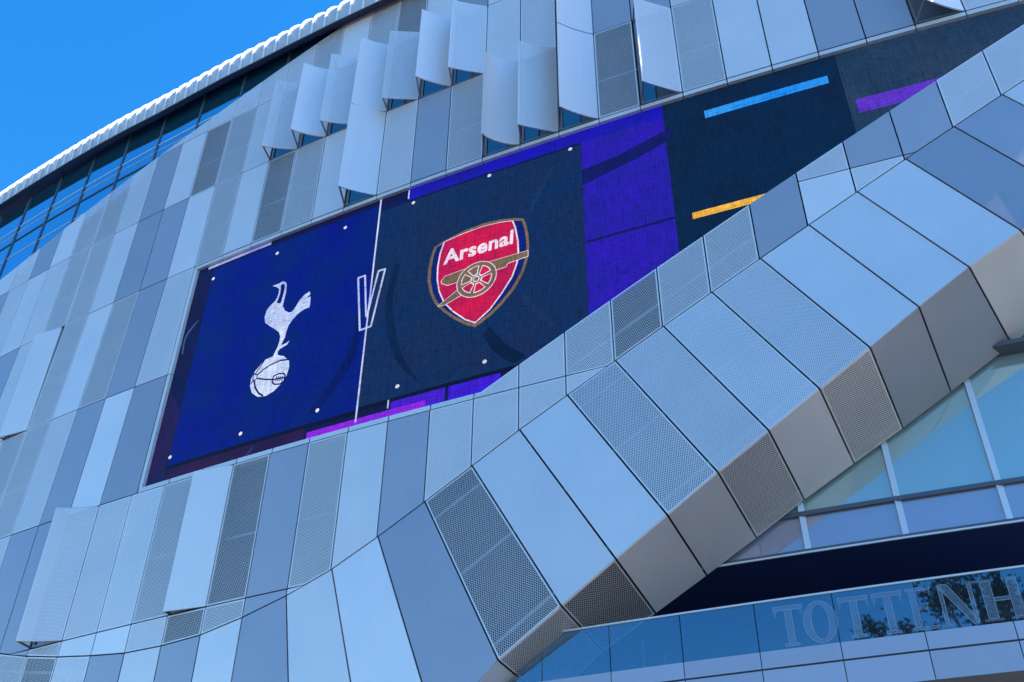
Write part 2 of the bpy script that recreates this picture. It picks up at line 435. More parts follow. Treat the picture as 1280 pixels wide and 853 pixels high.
RIB = {-13:'P2',-12:'P3',-11:'P1',-10:'M',-9:'L',-8:'M',-7:'L',-6:'M',-5:'L',-4:'L',-3:'M',-2:'P3',-1:'L',0:'L',1:'P2',2:'P1',3:'P1',4:'P1',5:'L',6:'L',7:'L',8:'M',9:'M',10:'L',11:'P1',12:'M'}
SOF = {-4:'L',-3:'L',-2:'P2',-1:'P3',0:'L',1:'L',2:'P2',3:'L',4:'P2',5:'M',6:'M',7:'L',8:'L',9:'M',10:'L',11:'M',12:'L'}
for k in range(-18, 13):
    q = [P3(*Bp[k]), P3(*Bp[k + 1]), P3(*Ap[k + 1]), P3(*Ap[k])]
    panel(RIB.get(k, 'L'), q, stadium, gap=0.028, udir=q[1] - q[0], name='fold_panel')
    if k >= -7 and k in Cp:
        q = [P3(*Cp[k]), P3(*Cp[k + 1]), P3(*Bp[k + 1]), P3(*Bp[k])]
        panel(SOF.get(k, 'L'), q, stadium, gap=0.03, udir=q[1] - q[0], name='soffit_panel')
# dark cavity behind the ribbon
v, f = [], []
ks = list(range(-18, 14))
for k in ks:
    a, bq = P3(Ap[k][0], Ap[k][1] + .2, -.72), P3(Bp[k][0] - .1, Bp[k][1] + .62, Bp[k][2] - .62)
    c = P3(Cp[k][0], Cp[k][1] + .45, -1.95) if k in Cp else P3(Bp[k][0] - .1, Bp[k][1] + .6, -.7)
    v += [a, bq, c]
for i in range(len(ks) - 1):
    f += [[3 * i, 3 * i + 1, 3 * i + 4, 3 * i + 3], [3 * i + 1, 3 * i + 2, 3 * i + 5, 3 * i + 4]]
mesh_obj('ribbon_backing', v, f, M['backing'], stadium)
def lerp3(a, b, t): return tuple(a[i] + (b[i] - a[i]) * t for i in range(3))
for tt in (0.12, 0.5, 0.92):
    mb = MB()
    for k in range(-14, 13):
        p, q = lerp3(Ap[k], Bp[k], tt), lerp3(Ap[k + 1], Bp[k + 1], tt)
        mb.bar(P3(p[0], p[1] + .15, p[2] - .32), P3(q[0], q[1] + .15, q[2] - .32), 0.10)
    mb.build('ribbon_rail', M['steel'], stadium)

# --- roof: bull-nosed eave of ribbed white sheet
ROOF_PX = [(0,257),(67,215),(134,176),(201.5,141),(269,104),(336,70.5),(430,23.5)]
rp = sorted(wall(x, y, 0.4) for x, y in ROOF_PX)
mean_hi = rp[-1][1]
rp = [(-60, rp[0][1] + 0.6)] + rp + [(0, mean_hi + .05), (40, mean_hi + .1)]
def eaveZ(s): return interp(s, rp)
step = 0.80
NOSE = [(.40, 0), (.43, .6), (.43, 1.15), (.34, 1.5), (.1, 2.05), (-.25, 2.6), (-.65, 3.05), (-1.3, 3.5), (-6, 4.1)]
s = -50.0
while s < 12:
    V, Fc = [], []; NU = 4; n = len(NOSE)
    for i in range(NU):
        u = i / (NU - 1); dip = -0.05 * math.sin(math.pi * u)
        for o, z in NOSE: V.append(P3(s + step * u, eaveZ(s + step * u) + z, o + dip))
    for i in range(NU - 1):
        for j in range(n - 1): Fc.append([i * n + j, (i + 1) * n + j, (i + 1) * n + j + 1, i * n + j + 1])
    sh = mesh_obj('roof_sheet', V, Fc, M['roof'], stadium, smooth=True)
    mb = MB()
    for (o0, z0), (o1, z1) in zip(NOSE, NOSE[1:]): mb.bar(P3(s, eaveZ(s) + z0, o0 + .03), P3(s, eaveZ(s) + z1, o1 + .03), .11, up=Vector((.3, .1, 1)), h=.10)
    mb.build('standing_seam', M['seam'], sh)
    s += step
mbt, sof_v, sof_f = MB(), [], []; GO2 = -0.25
sl = [-50 + 2.5 * i for i in range(26)]
for s in sl:
    sof_v += [P3(s, eaveZ(s) - 0.02, 0.36), P3(s, eaveZ(s) + 0.08, 0.1), P3(s, 46.35, GO2), P3(s, 46.4, -6)]
for i in range(len(sl) - 1):
    for j in range(3): sof_f.append([4 * i + j, 4 * i + j + 1, 4 * i + j + 5, 4 * i + j + 4])
    mbt.bar(P3(sl[i], eaveZ(sl[i]) - .04, .42), P3(sl[i + 1], eaveZ(sl[i + 1]) - .04, .42), 0.1)
mesh_obj('roof_soffit', sof_v, sof_f, M['navy'], stadium)
mbt.build('eave_trim', M['dark_frame'], stadium)

# --- window band under the roof
mull = [-44.2, -41.0, -37.85, -34.75, -31.65, -28.55, -25.45, -22.5, -19.5, -16.55, -13.5, -10.5]
GO = -0.20
def low(s): return cladTop(s) - 0.6
for i in range(len(mull) - 1):
    s0, s1 = mull[i] + .05, mull[i + 1] - .05
    for z0, z1, z2, z3 in ((low(s0), low(s1), 42.45, 42.45), (42.51, 42.51, 46.3, 46.3), ):
        z0, z1 = max(z0, low(s0)), max(z1, low(s1))
        if z0 >= z2 - .05: continue
        q = [P3(s0, z0, GO), P3(s1, min(z1, z2 - .02), GO), P3(s1, z2, GO), P3(s0, z3, GO)]
        prism('band_pane', q, outward(s0) * -.03, M['band_glass'], stadium)
for s in mull:
    mb = MB(); mb.bar(P3(s, low(s), GO + .02), P3(s, 46.3, GO + .02), 0.09); mb.build('band_mullion', M['mullion_dark'], stadium)
mb = MB()
for a, bq in zip(mull, mull[1:]):
    if low(bq) < 42.5: mb.bar(P3(a, 42.48, GO + .01), P3(bq, 42.48, GO + .01), 0.08)
mb.build('band_transom', M['mullion_dark'], stadium)
for z, w in ((41.1, .05), (43.2, .035), (43.75, .06)):  # pale streaks reflected in the band glass, added as thin white strips
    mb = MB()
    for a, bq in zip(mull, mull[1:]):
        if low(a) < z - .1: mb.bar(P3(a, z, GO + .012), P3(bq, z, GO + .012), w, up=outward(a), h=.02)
    mb.build('reflection_streak', M['seam'], stadium)
v, f = [], []
for s in mull: v += [P3(s, 35.5, -2.2), P3(s, 48.8, -2.2)]
for i in range(len(mull) - 1): f.append([2 * i, 2 * i + 2, 2 * i + 3, 2 * i + 1])
mesh_obj('band_inner_wall', v, f, principled('inner_teal_wall', (0.03, 0.09, 0.12), 0.7), stadium)

# --- glass curtain wall under the ribbon, at the right
cm = [3.0, 5.67, 8.35, 11.02, 13.7, 16.4, 19.1, 21.8]
for i in range(len(cm) - 1):
    s0, s1 = cm[i], cm[i + 1]
    for z0, z1, mt in ((14.13, 15.16, 'spandrel_glass'), (15.30, 19.25, 'cw_glass'), (19.4, 25, 'cw_glass')):
        zl = foldZ(s0) + 1 if z1 > 20 else 99
        if z0 > 19 and s1 < 11: continue
        q = [P3(s0 + .05, z0, -2.05), P3(s1 - .05, z0, -2.05), P3(s1 - .05, z1, -2.05), P3(s0 + .05, z1, -2.05)]
        prism('glass_pane', q, outward(s0) * -.04, M[mt], stadium)
for s in cm:
    top_ = interp(s, [(Cp[k][0], Cp[k][1]) for k in range(-7, 14)]) + .1
    if top_ < 14.3: continue
    mb = MB(); mb.bar(P3(s, 14.05, -2.04), P3(s, top_, -2.04), 0.1, h=0.18)
    mb.build('mullion', M['mullion'], stadium)
for z, w, mt in ((15.23, .13, 'mullion_dark'), (14.09, .1, 'mullion_dark')):
    mb = MB()
    for a, bq in zip(cm, cm[1:]): mb.bar(P3(a, z, -2.01), P3(bq, z, -2.01), w)
    mb.build('transom', M[mt], stadium)
mb = MB()
for a, bq in zip(cm, cm[1:]): mb.bar(P3(a, 14.02, -1.93), P3(bq, 14.02, -1.93), 0.05)
mb.build('sill', M['trim'], stadium)
mb = MB()
for a, bq in zip(cm[3:], cm[4:]): mb.bar(P3(a, 19.32, -1.75), P3(bq, 19.32, -1.75), 0.6, h=0.14)
mb.build('ledge', M['mullion_dark'], stadium)
# rooms behind the glass
v = [P3(s, z, -5.5) for s in cm for z in (14, 26)]
mesh_obj('room_wall', v, [[2 * i, 2 * i + 2, 2 * i + 3, 2 * i + 1] for i in range(len(cm) - 1)], principled('room_wall_grey', (0.3, 0.36, 0.38), 0.8), stadium)
# terrace: dark soffit over it, dark back wall, slab
tl = [-2.0, 1, 4, 7, 10, 13, 16, 19, 22]
v, f = [], []
for s in tl: v += [P3(s, 14.0, -1.95), P3(s, 13.99, -7), P3(s, 10.4, -7)]
for i in range(len(tl) - 1): f += [[3 * i + j, 3 * i + 3 + j, 3 * i + 4 + j, 3 * i + 1 + j] for j in (0, 1)]
mesh_obj('terrace_soffit', v, f, M['navy'], stadium)
for i in range(len(tl) - 1):
    q = [P3(tl[i], 10.33, -.12), P3(tl[i + 1], 10.33, -.12), P3(tl[i + 1], 10.33, -7), P3(tl[i], 10.33, -7)]
    prism('terrace_slab', q, Vector((0, 0, -.7)), M['concrete'], stadium)
# ground-floor glazing below the terrace
for i in range(len(tl) - 1):
    q = [P3(tl[i] + .05, 0.1, -4), P3(tl[i + 1] - .05, 0.1, -4), P3(tl[i + 1] - .05, 9.55, -4), P3(tl[i] + .05, 9.55, -4)]
    prism('entrance_pane', q, outward(tl[i]) * -.05, M['dark_glass'], stadium)
# plinth wall at the left, below the panels
v, f = [], []
pl = [colS(k, 9) for k in range(-18, -2)]
for s in pl: v += [P3(s, 0, -.4), P3(s, 11, -.4)]
for i in range(len(pl) - 1): f.append([2 * i, 2 * i + 2, 2 * i + 3, 2 * i + 1])
mesh_obj('plinth_wall', v, f, M['concrete'], stadium)

# ------------------------------------------------------------------ glass balustrade of the terrace
bal = empty('glass_balustrade', P3(6, 9.5, 0))
tag(bal, 'glass balustrade with etched serif letters along the terrace under the metal fold', 'balustrade')
def soffitZ0(s):
    """height of the soffit panels at the balustrade line"""
    L = []
    for k in range(-7, 12):
        bq, c = Bp[k], Cp[k]; t_ = (bq[2] - 0.0) / (bq[2] - c[2]); L.append((bq[0] + (c[0] - bq[0]) * t_, bq[1] + (c[1] - bq[1]) * t_))
    return interp(s, L)
joints = [4.95 + 1.975 * n for n in range(-4, 8)]
def cut(poly):
    s0, s1 = min(p[0] for p in poly), max(p[0] for p in poly)
    if s1 > 4.5: return poly
    za, zb = soffitZ0(s0) - .06, soffitZ0(s1) - .06
    return clip(poly, lambda p: za + (zb - za) * (p[0] - s0) / (s1 - s0) - p[1])
for a, bq in zip(joints, joints[1:]):
    for z0, z1, mt, nm, th, o in ((10.70, 11.98, 'rail_glass', 'glass_pane', .02, 0.0), (10.28, 10.70, 'L2', 'upstand_panel', .05, .01), (9.56, 10.23, 'L2', 'fascia_panel', .05, .01)):
        poly = cut([(a + .012, z0), (bq - .012, z0), (bq - .012, z1), (a + .012, z1)])
        if len(poly) < 3: continue
        if mt == 'L2' and 'L2' not in M: M['L2'] = panel_mat('pale_blue_fascia', (0.40, 0.45, 0.56), 0.45, 0.1)
        prism(nm, [P3(s, z, o) for s, z in poly], outward(a) * -th, M[mt], bal)
mb = MB(); rs = [1.62] + [j for j in joints if j > 2]
for a, bq in zip(rs, rs[1:]): mb.bar(P3(a, 12.0, 0), P3(bq, 12.0, 0), 0.05)
mb.build('handrail', M['trim'], bal)
for s in (3.75, 4.35):
    mb = MB(); mb.bar(P3(s, 10.4, -.5), P3(s, 11.6 if s < 4 else 11.2, -.5), .04); mb.build('post', M['steel'], bal)
mb = MB()
for a, bq in zip(joints, joints[1:]): mb.bar(P3(a, 10.255, -.05), P3(bq, 10.255, -.05), 0.06)
mb.build('shadow_gap', M['dark_frame'], bal)

# etched letters, serif capitals drawn as strokes in a unit box (x, y, width)
def stroke(a, b, wa, wb=None):
    wb = wb or wa
    return [(a[0] - wa / 2, a[1]), (a[0] + wa / 2, a[1]), (b[0] + wb / 2, b[1]), (b[0] - wb / 2, b[1])]
def rect(x0, y0, x1, y1): return [(x0, y0), (x1, y0), (x1, y1), (x0, y1)]
def ring(cx, cy, rx, ry, rx2, ry2, n=22):
    o = [(cx + rx * math.cos(2 * math.pi * i / n), cy + ry * math.sin(2 * math.pi * i / n)) for i in range(n)]
    q = [(cx + rx2 * math.cos(2 * math.pi * i / n), cy + ry2 * math.sin(2 * math.pi * i / n)) for i in range(n)]
    return [[o[i], o[(i + 1) % n], q[(i + 1) % n], q[i]] for i in range(n)]
GLYPH = {
 'T': [rect(.38, .06, .62, .9), rect(.0, .9, 1, 1), rect(.26, 0, .74, .06), [(0, .72), (.05, .72), (.14, .9), (0, .9)], [(.95, .72), (1, .72), (1, .9), (.86, .9)]],
 'O': ring(.5, .5, .5, .52, .26, .44),
 'E': [rect(.12, .06, .36, .94), rect(0, 0, .95, .06), rect(0, .94, .9, 1), rect(.36, .47, .7, .54), [(.86, .06), (.95, .06), (1, .24), (.95, .24)], [(.82, .94), (.82, .78), (.9, .78), (.9, .94)], rect(.66, .38, .72, .64)],
 'N': [rect(.12, .06, .2, .94), rect(.8, .0, .88, .94), [(.1, 1), (.74, 0), (.88, 0), (.88, .06), (.34, 1)], rect(0, 0, .32, .06), rect(.68, .94, 1, 1)],
 'H': [rect(.1, .06, .32, .94), rect(.68, .06, .9, .94), rect(.32, .46, .68, .54), rect(0, 0, .42, .06), rect(0, .94, .42, 1), rect(.58, 0, 1, .06), rect(.58, .94, 1, 1)],
}
def zp(x, y): return wall(940 + x / 3.765, 700 + y / 3.765)
LET = [('T', 100, 245, 235, 232), ('O', 243, 300, 405, 300), ('T', 405, 210, 545, 195), ('T', 565, 190, 703, 168), ('E', 722, 165, 850, 150), ('N', 850, 145, 1055, 130), ('H', 1048, 110, 1262, 90)]
for ch, x0, y0, x1, y1 in LET:
    s0, s1 = zp(x0, y0)[0], zp(x1, y1)[0]
    zb, zt = 10.76, 11.80
    V, Fc = [], []
    for q in GLYPH[ch]:
        o = len(V); V += [P3(s0 + x * (s1 - s0), zb + y * (zt - zb), .004) for x, y in q]; Fc.append([o + i for i in range(len(q))])
    lt = mesh_obj('letter', V, Fc, M['etch'], bal)
    mb = MB()
    if ch != 'O':
        for q in GLYPH[ch][:3]:
            P = [P3(s0 + x * (s1 - s0), zb + y * (zt - zb), .008) for x, y in q]
            for i in range(len(P)): mb.bar(P[i], P[(i + 1) % len(P)], .014, up=outward(s0), h=.004)
    else:
        for q in GLYPH['O']:
            P = [P3(s0 + x * (s1 - s0), zb + y * (zt - zb), .008) for x, y in q]
            mb.bar(P[0], P[1], .014, up=outward(s0), h=.004); mb.bar(P[2], P[3], .014, up=outward(s0), h=.004)
    mb.build('letter_outline', M['etch_edge'], lt)

# ------------------------------------------------------------------ the video screen
screen = empty('video_screen', P3(-6, 20.6, -.2))
tag(screen, 'huge curved outdoor video screen showing two football crests, set in the silver facade', 'video screen')

def srgb(c): return tuple(((x / 255) / 12.92 if x <= 10 else ((x / 255 + .055) / 1.055) ** 2.4) for x in c)
_lm = {}
def led(c, c2=None):
    """lit LED face in display colour c, drifting towards c2"""
    key = (c, c2)
    if key in _lm: return _lm[key]
    a = srgb(c); bcol = srgb(c2) if c2 else tuple(x * 0.72 for x in a)
    m = principled('led_%d_%d_%d' % c, (0.005, 0.005, 0.006), 0.45, 0, 0.12)
    t = m.node_tree; b = t.nodes['Principled BSDF']; L = t.links.new
    uv = node(t, 'ShaderNodeUVMap', uv_map='UVMap')
    nz = node(t, 'ShaderNodeTexNoise'); nz.inputs['Scale'].default_value = 0.42; nz.inputs['Detail'].default_value = 3
    L(uv.outputs[0], nz.inputs['Vector'])
    rp_ = node(t, 'ShaderNodeValToRGB'); rp_.color_ramp.elements[0].position = .35; rp_.color_ramp.elements[1].position = .68
    rp_.color_ramp.elements[0].color = (*a, 1); rp_.color_ramp.elements[1].color = (*bcol, 1)
    L(nz.outputs['Fac'], rp_.inputs[0])
    # fine weave of the LED rows: stretched noise both ways plus module seams
    mp = node(t, 'ShaderNodeMapping'); mp.inputs['Scale'].default_value = (3.0, 22.0, 1); L(uv.outputs[0], mp.inputs['Vector'])
    n2 = node(t, 'ShaderNodeTexNoise'); n2.inputs['Scale'].default_value = 1.0; n2.inputs['Detail'].default_value = 2; L(mp.outputs[0], n2.inputs['Vector'])
    mp2 = node(t, 'ShaderNodeMapping'); mp2.inputs['Scale'].default_value = (16.0, 1.2, 1); L(uv.outputs[0], mp2.inputs['Vector'])
    n3 = node(t, 'ShaderNodeTexNoise'); n3.inputs['Scale'].default_value = 1.0; n3.inputs['Detail'].default_value = 2; L(mp2.outputs[0], n3.inputs['Vector'])
    st = math_n(t, 'ADD', math_n(t, 'MULTIPLY', n2.outputs['Fac'], 1.5), math_n(t, 'MULTIPLY', n3.outputs['Fac'], 1.1))
    st = math_n(t, 'SUBTRACT', st, 0.27)
    sp = node(t, 'ShaderNodeSeparateXYZ'); L(uv.outputs[0], sp.inputs[0])
    seam = math_n(t, 'MINIMUM', math_n(t, 'FRACT', math_n(t, 'MULTIPLY', sp.outputs['X'], 1 / 0.8375)), math_n(t, 'FRACT', math_n(t, 'MULTIPLY', sp.outputs['Y'], 1 / 0.96)))
    st = math_n(t, 'MULTIPLY', st, math_n(t, 'SUBTRACT', 1.0, math_n(t, 'MULTIPLY', math_n(t, 'LESS_THAN', seam, 0.025), 0.3)))
    L(rp_.outputs[0], b.inputs['Emission Color'])
    L(math_n(t, 'MULTIPLY', st, 1.0 / (2 ** EXPO)), b.inputs['Emission Strength'])
    _lm[key] = m
    return m

SOFF = -0.16
S_R = 22.0
def layer(name, polys, mat, depth, parent, slab=0.84, clipd=True):
    """flat artwork on the curved display: polygons in (s, z), cut into narrow slabs so that they follow the curve"""
    V, Fc, UV = [], [], []
    for poly in polys:
        tris = tessellate_polygon([[Vector((p[0], p[1], 0)) for p in poly]])
        for tr in tris:
            tri = [poly[i] if isinstance(i, int) else i for i in tr]
            if clipd:
                tri = clip(tri, lambda p: p[1] - diagZ(p[0]) - .005); 
                if len(tri) >= 3: tri = clip(tri, lambda p: p[1] - 20.72)
                if len(tri) >= 3: tri = clip(tri, lambda p: 32.0 - p[1])
                if len(tri) >= 3: tri = clip(tri, lambda p: p[0] + 16.28)
            if len(tri) < 3: continue
            x0, x1 = min(p[0] for p in tri), max(p[0] for p in tri)
            i0, i1 = math.floor(x0 / slab), math.floor(x1 / slab)
            for i in range(i0, i1 + 1):
                q = clip(tri, lambda p: p[0] - i * slab) if i > i0 else tri
                if len(q) >= 3 and i < i1: q = clip(q, lambda p: (i + 1) * slab - p[0])
                if len(q) < 3: continue
                ar = sum(q[j][0] * q[(j + 1) % len(q)][1] - q[(j + 1) % len(q)][0] * q[j][1] for j in range(len(q)))
                if abs(ar) < 1e-6: continue
                if ar < 0: q = q[::-1]
                o = len(V); V += [P3(s, z, SOFF + depth) for s, z in q]; UV += list(q); Fc.append([o + j for j in range(len(q))])
    if not Fc: return None
    return mesh_obj(name, V, Fc, mat, parent, uvs=UV)

def ribbon(pts, w, closed=False):
    """a stroked polyline as a list of quads"""
    res = []; P = [Vector((*p, 0)) for p in pts]
    if closed: P.append(P[0])
    for a, b in zip(P, P[1:]):
        d = (b - a); 
        if d.length < 1e-5: continue
        d.normalize(); n = Vector((-d.y, d.x, 0)) * w / 2; a2, b2 = a - d * w * .25, b + d * w * .25
        res.append([tuple((a2 + n)[:2]), tuple((b2 + n)[:2]), tuple((b2 - n)[:2]), tuple((a2 - n)[:2])])
    return res
def W2(pts, ox, oy, sc): return [wall(ox + x / sc, oy + y / sc, SOFF) for x, y in pts]
def px(pts): return [wall(x, y, SOFF) for x, y in pts]
def R4(s0, z0, s1, z1): return [(s0, z0), (s1, z0), (s1, z1), (s0, z1)]
def circ(c, r, n=14): return [(c[0] + r * math.cos(2 * math.pi * i / n), c[1] + r * math.sin(2 * math.pi * i / n)) for i in range(n)]

# the display face and the black box behind it
disp = layer('display', [R4(-16.3, 20.7, 2.77, 32.0)], led((6, 16, 74), (14, 10, 58)), 0, screen)
layer('display', [R4(2.77, 20.7, 6.08, 32.0)], led((42, 14, 176), (30, 24, 150)), 0, screen)
layer('display', [R4(6.08, 20.7, 12.5, 32.0)], led((2, 32, 66), (6, 26, 58)), 0, screen)
layer('display', [R4(12.5, 20.7, S_R, 32.0)], led((24, 50, 80), (38, 58, 86)), 0, screen)  # greyer right end: reflected haze put into the LED colour
v, f = [], []
bs = [-16.35 + 1.92 * i for i in range(21)]
for s in bs: v += [P3(s, max(20.65, diagZ(s) - .1), SOFF - .5), P3(s, 32.1, SOFF - .5)]
mesh_obj('housing', v, [[2 * i, 2 * i + 2, 2 * i + 3, 2 * i + 1] for i in range(len(bs) - 1)], M['dark_frame'], screen)
# frame strips
for k in range(-10, 12):
    s0, s1 = colS(k) + (.0 if k > -10 else 0.02), colS(k + 1)
    q = [P3(s0 + .02, 31.98, -.01), P3(s1 - .02, 31.98, -.01), P3(s1 - .02, 32.17, -.01), P3(s0 + .02, 32.17, -.01)]
    prism('frame_strip', q, outward(s0) * -.35, M['trim'], screen)
for k in range(-10, 0):
    s0, s1 = colS(k) + .02, colS(k + 1); s1 = min(s1, -1.1)
    q = [P3(s0 + .02, 20.52, -.01), P3(s1 - .02, 20.52, -.01), P3(s1 - .02, 20.71, -.01), P3(s0 + .02, 20.71, -.01)]
    prism('frame_strip', q, outward(s0) * -.35, M['trim'], screen)
for z0, z1 in ((20.72, 26.13), (26.17, 31.97)):
    q = [P3(-16.47, z0, -.01), P3(-16.29, z0, -.01), P3(-16.29, z1, -.01), P3(-16.47, z1, -.01)]
    prism('frame_strip', q, outward(-16) * -.35, M['trim'], screen)

# artwork on the display
layer('colour_bar', [R4(-16.3, 20.7, -8.5, 21.35)], led((44, 12, 66), (22, 14, 60)), .004, screen)
layer('colour_bar', [[(-16.3, 20.7), (-15.35, 20.7), (-15.3, 24), (-16.3, 25.5)]], led((36, 14, 74), (14, 22, 70)), .006, screen)
layer('colour_bar', [R4(-4.88, 31.35, 6.08, 32.0)], led((24, 10, 190), (20, 16, 150)), .004, screen)
layer('colour_bar', [px([(727, 213), (770, 196), (838, 160), (842, 172), (800, 196), (728, 232)])], led((14, 16, 96)), .006, screen)
layer('colour_bar', [R4(2.8, 26.1, 6.08, 26.22)], led((18, 16, 92)), .006, screen)
layer('colour_bar', [R4(-15.7, 31.8, -12.05, 31.95)], led((170, 180, 235), (120, 130, 220)), .008, screen)
layer('colour_bar', [R4(7.62, 30.6, 12.08, 31.0)], led((20, 130, 232), (50, 150, 235)), .004, screen)
layer('colour_bar', [R4(12.76, 28.72, 16.5, 29.4)], led((80, 40, 186), (94, 50, 196)), .004, screen)
layer('colour_bar', [R4(6.68, 25.86, 10.5, 26.15)], led((226, 160, 34), (240, 190, 70)), .004, screen)
layer('colour_bar', [R4(-8.4, 20.78, -3.38, 21.08)], led((150, 26, 226), (120, 30, 214)), .010, screen)
layer('colour_bar', [R4(-4.82, 20.72, -2.62, 21.44)], led((58, 22, 190), (70, 20, 205)), .006, screen)
layer('colour_bar', [R4(-2.5, 20.72, -0.5, 21.47)], led((60, 14, 210), (48, 20, 190)), .006, screen)

lb = layer('team_board', [R4(-15.3, 21.46, -6.26, 31.66)], led((0, 26, 112), (0, 8, 128)), .012, screen)
rb = layer('team_board', [R4(-6.26, 21.56, 2.77, 31.25)], led((8, 40, 88), (20, 38, 78)), .012, screen)
lb['label'] = 'deep blue board with a white cockerel on a ball'; rb['label'] = 'dark teal board with a red shield crest'
# dark border along the lower edge of the two boards
layer('board_edge', [[(-15.3, 21.3), (-6.26, 21.3), (-6.26, 21.46), (-15.3, 21.46)]], led((4, 8, 40)), .012, lb)
layer('board_edge', [[(-6.26, 21.4), (2.77, 21.4), (2.77, 21.56), (-6.26, 21.56)]], led((4, 10, 36)), .012, rb)
# sweeping arcs in the board artwork
def smooth(p, n=5):
    q = [p[0]] + list(p) + [p[-1]]; r = []
    for i in range(1, len(q) - 2):
        for j in range(n):
            u = j / n; r.append(tuple(0.5 * (2 * q[i][c] + (q[i + 1][c] - q[i - 1][c]) * u + (2 * q[i - 1][c] - 5 * q[i][c] + 4 * q[i + 1][c] - q[i + 2][c]) * u * u + (3 * q[i][c] - q[i - 1][c] - 3 * q[i + 1][c] + q[i + 2][c]) * u ** 3) for c in (0, 1)))
    return r + [p[-1]]
def arc_band(pts_out, pts_in): return [smooth(pts_out) + smooth(pts_in)[::-1]]
layer('swoosh', arc_band(px([(493, 330), (482, 380), (486, 425), (500, 458), (524, 478)]), px([(500, 330), (491, 380), (497, 425), (510, 458), (528, 480)])), led((5, 30, 70)), .016, rb)
layer('swoosh', arc_band(px([(604, 420), (618, 440), (640, 455)]), px([(612, 408), (632, 430), (660, 446)])), led((3, 26, 60)), .016, rb)
layer('swoosh', arc_band(px([(652, 372), (664, 392), (688, 410)]), px([(657, 368), (672, 386), (694, 406)])), led((24, 48, 90)), .016, rb)
layer('swoosh', arc_band(px([(654, 268), (672, 236), (690, 208)]), px([(662, 268), (680, 236), (694, 208)])), led((20, 48, 92)), .016, rb)
layer('swoosh', arc_band(px([(382, 520), (412, 480), (440, 430), (448, 380)]), px([(396, 516), (424, 480), (446, 440), (452, 392)])), led((0, 14, 96)), .016, lb)
layer('swoosh', arc_band(px([(227, 443), (232, 420), (248, 400)]), px([(229, 443), (234, 421), (249, 401)])), led((60, 84, 130)), .008, screen)
layer('swoosh', arc_band(px([(287, 575), (304, 571), (316, 558)]), px([(290, 575), (306, 572.5), (317, 559)])), led((40, 60, 110)), .008, screen)
# markers, divider and the V
for c in [(267, 349), (347, 317), (432, 285), (213, 572), (301, 542.6), (397, 513.5)]: layer('marker_dot', [circ(wall(*c, SOFF), .085)], led((235, 238, 255)), .02, lb)
for c in [(517, 254), (612, 220), (713, 187), (497, 483.5), (606, 452.5)]: layer('marker_dot', [circ(wall(*c, SOFF), .085)], led((225, 232, 250)), .02, rb)
wht = led((205, 214, 246), (170, 184, 240))
layer('divider_line', ribbon([(-6.27, 31.95), (-6.25, 20.95)], .075), wht, .022, screen)
V8 = lambda p: W2(p, 430, 320, 8.53)
layer('versus_letter', ribbon(V8([(240, 650), (228, 216), (155, 240), (172, 797), (290, 755), (442, 145), (372, 165), (250, 640)]), .085), wht, .026, screen)
layer('tick_mark', ribbon(px([(512, 239), (511, 249)]), .06), wht, .026, screen)
layer('tick_mark', ribbon(px([(486, 501), (485, 511)]), .06), wht, .026, screen)

# --- cockerel standing on a ball
CK = lambda p: W2(p, 300, 335, 4.872)
body = CK([(200,113),(240,97),(262,84),(280,88),(287,105),(283,150),(272,190),(262,235),(275,262),(300,274),(320,268),(340,240),(365,200),(395,165),(427,145),(430,163),(405,187),(432,176),(430,210),
  (425,242),(390,255),(350,285),(320,320),(298,350),(282,395),(275,425),(262,450),(252,474),(280,462),(303,445),(290,468),(262,485),(243,497),(232,515),(231,540),(196,552),(215,515),(230,485),(242,450),(247,420),
  (240,395),(215,375),(180,355),(155,335),(152,300),(165,260),(190,228),(215,205),(228,185),(238,155),(240,130),(225,118)])
ckw = led((206, 220, 246), (150, 170, 232))
cock = layer('cockerel_emblem', [body], ckw, .020, lb)
gap = layer('emblem_gap', [CK([(250,110),(264,98),(276,106),(272,140),(262,180),(250,219),(224,216),(236,190),(246,160),(251,130)])], led((0, 12, 116)), .025, lb)
ball = layer('ball_emblem', [CK([(195,545),(230,533),(270,540),(300,568),(302,605),(285,660),(250,710),(205,755),(160,782),(110,788),(75,765),(63,725),(70,680),(95,630),(130,590),(150,565)])], ckw, .024, lb)
ink = led((4, 14, 90))
ln = ribbon(CK([(297,561),(250,566),(190,592),(140,626),(108,654)]), .075) + ribbon(CK([(108,676),(150,681),(200,683),(287,668)]), .07) + ribbon(CK([(90,692),(95,730),(115,765),(142,781)]), .08) \
   + ribbon(CK([(152,566),(122,612),(97,648)]), .06) + ribbon(CK([(85,690),(70,705)]), .06) + ribbon(CK([(88,648),(108,654),(106,676),(92,690),(80,682),(88,648)]), .05) \
   + ribbon(CK([(210,660),(238,647),(268,645),(278,658),(270,690),(245,710),(212,712),(200,700),(202,678),(210,660)]), .065)
for x in (220, 232, 244, 256): ln += ribbon(CK([(x, 692), (x + 8, 664)]), .05)
layer('ball_seams', ln, ink, .030, lb)

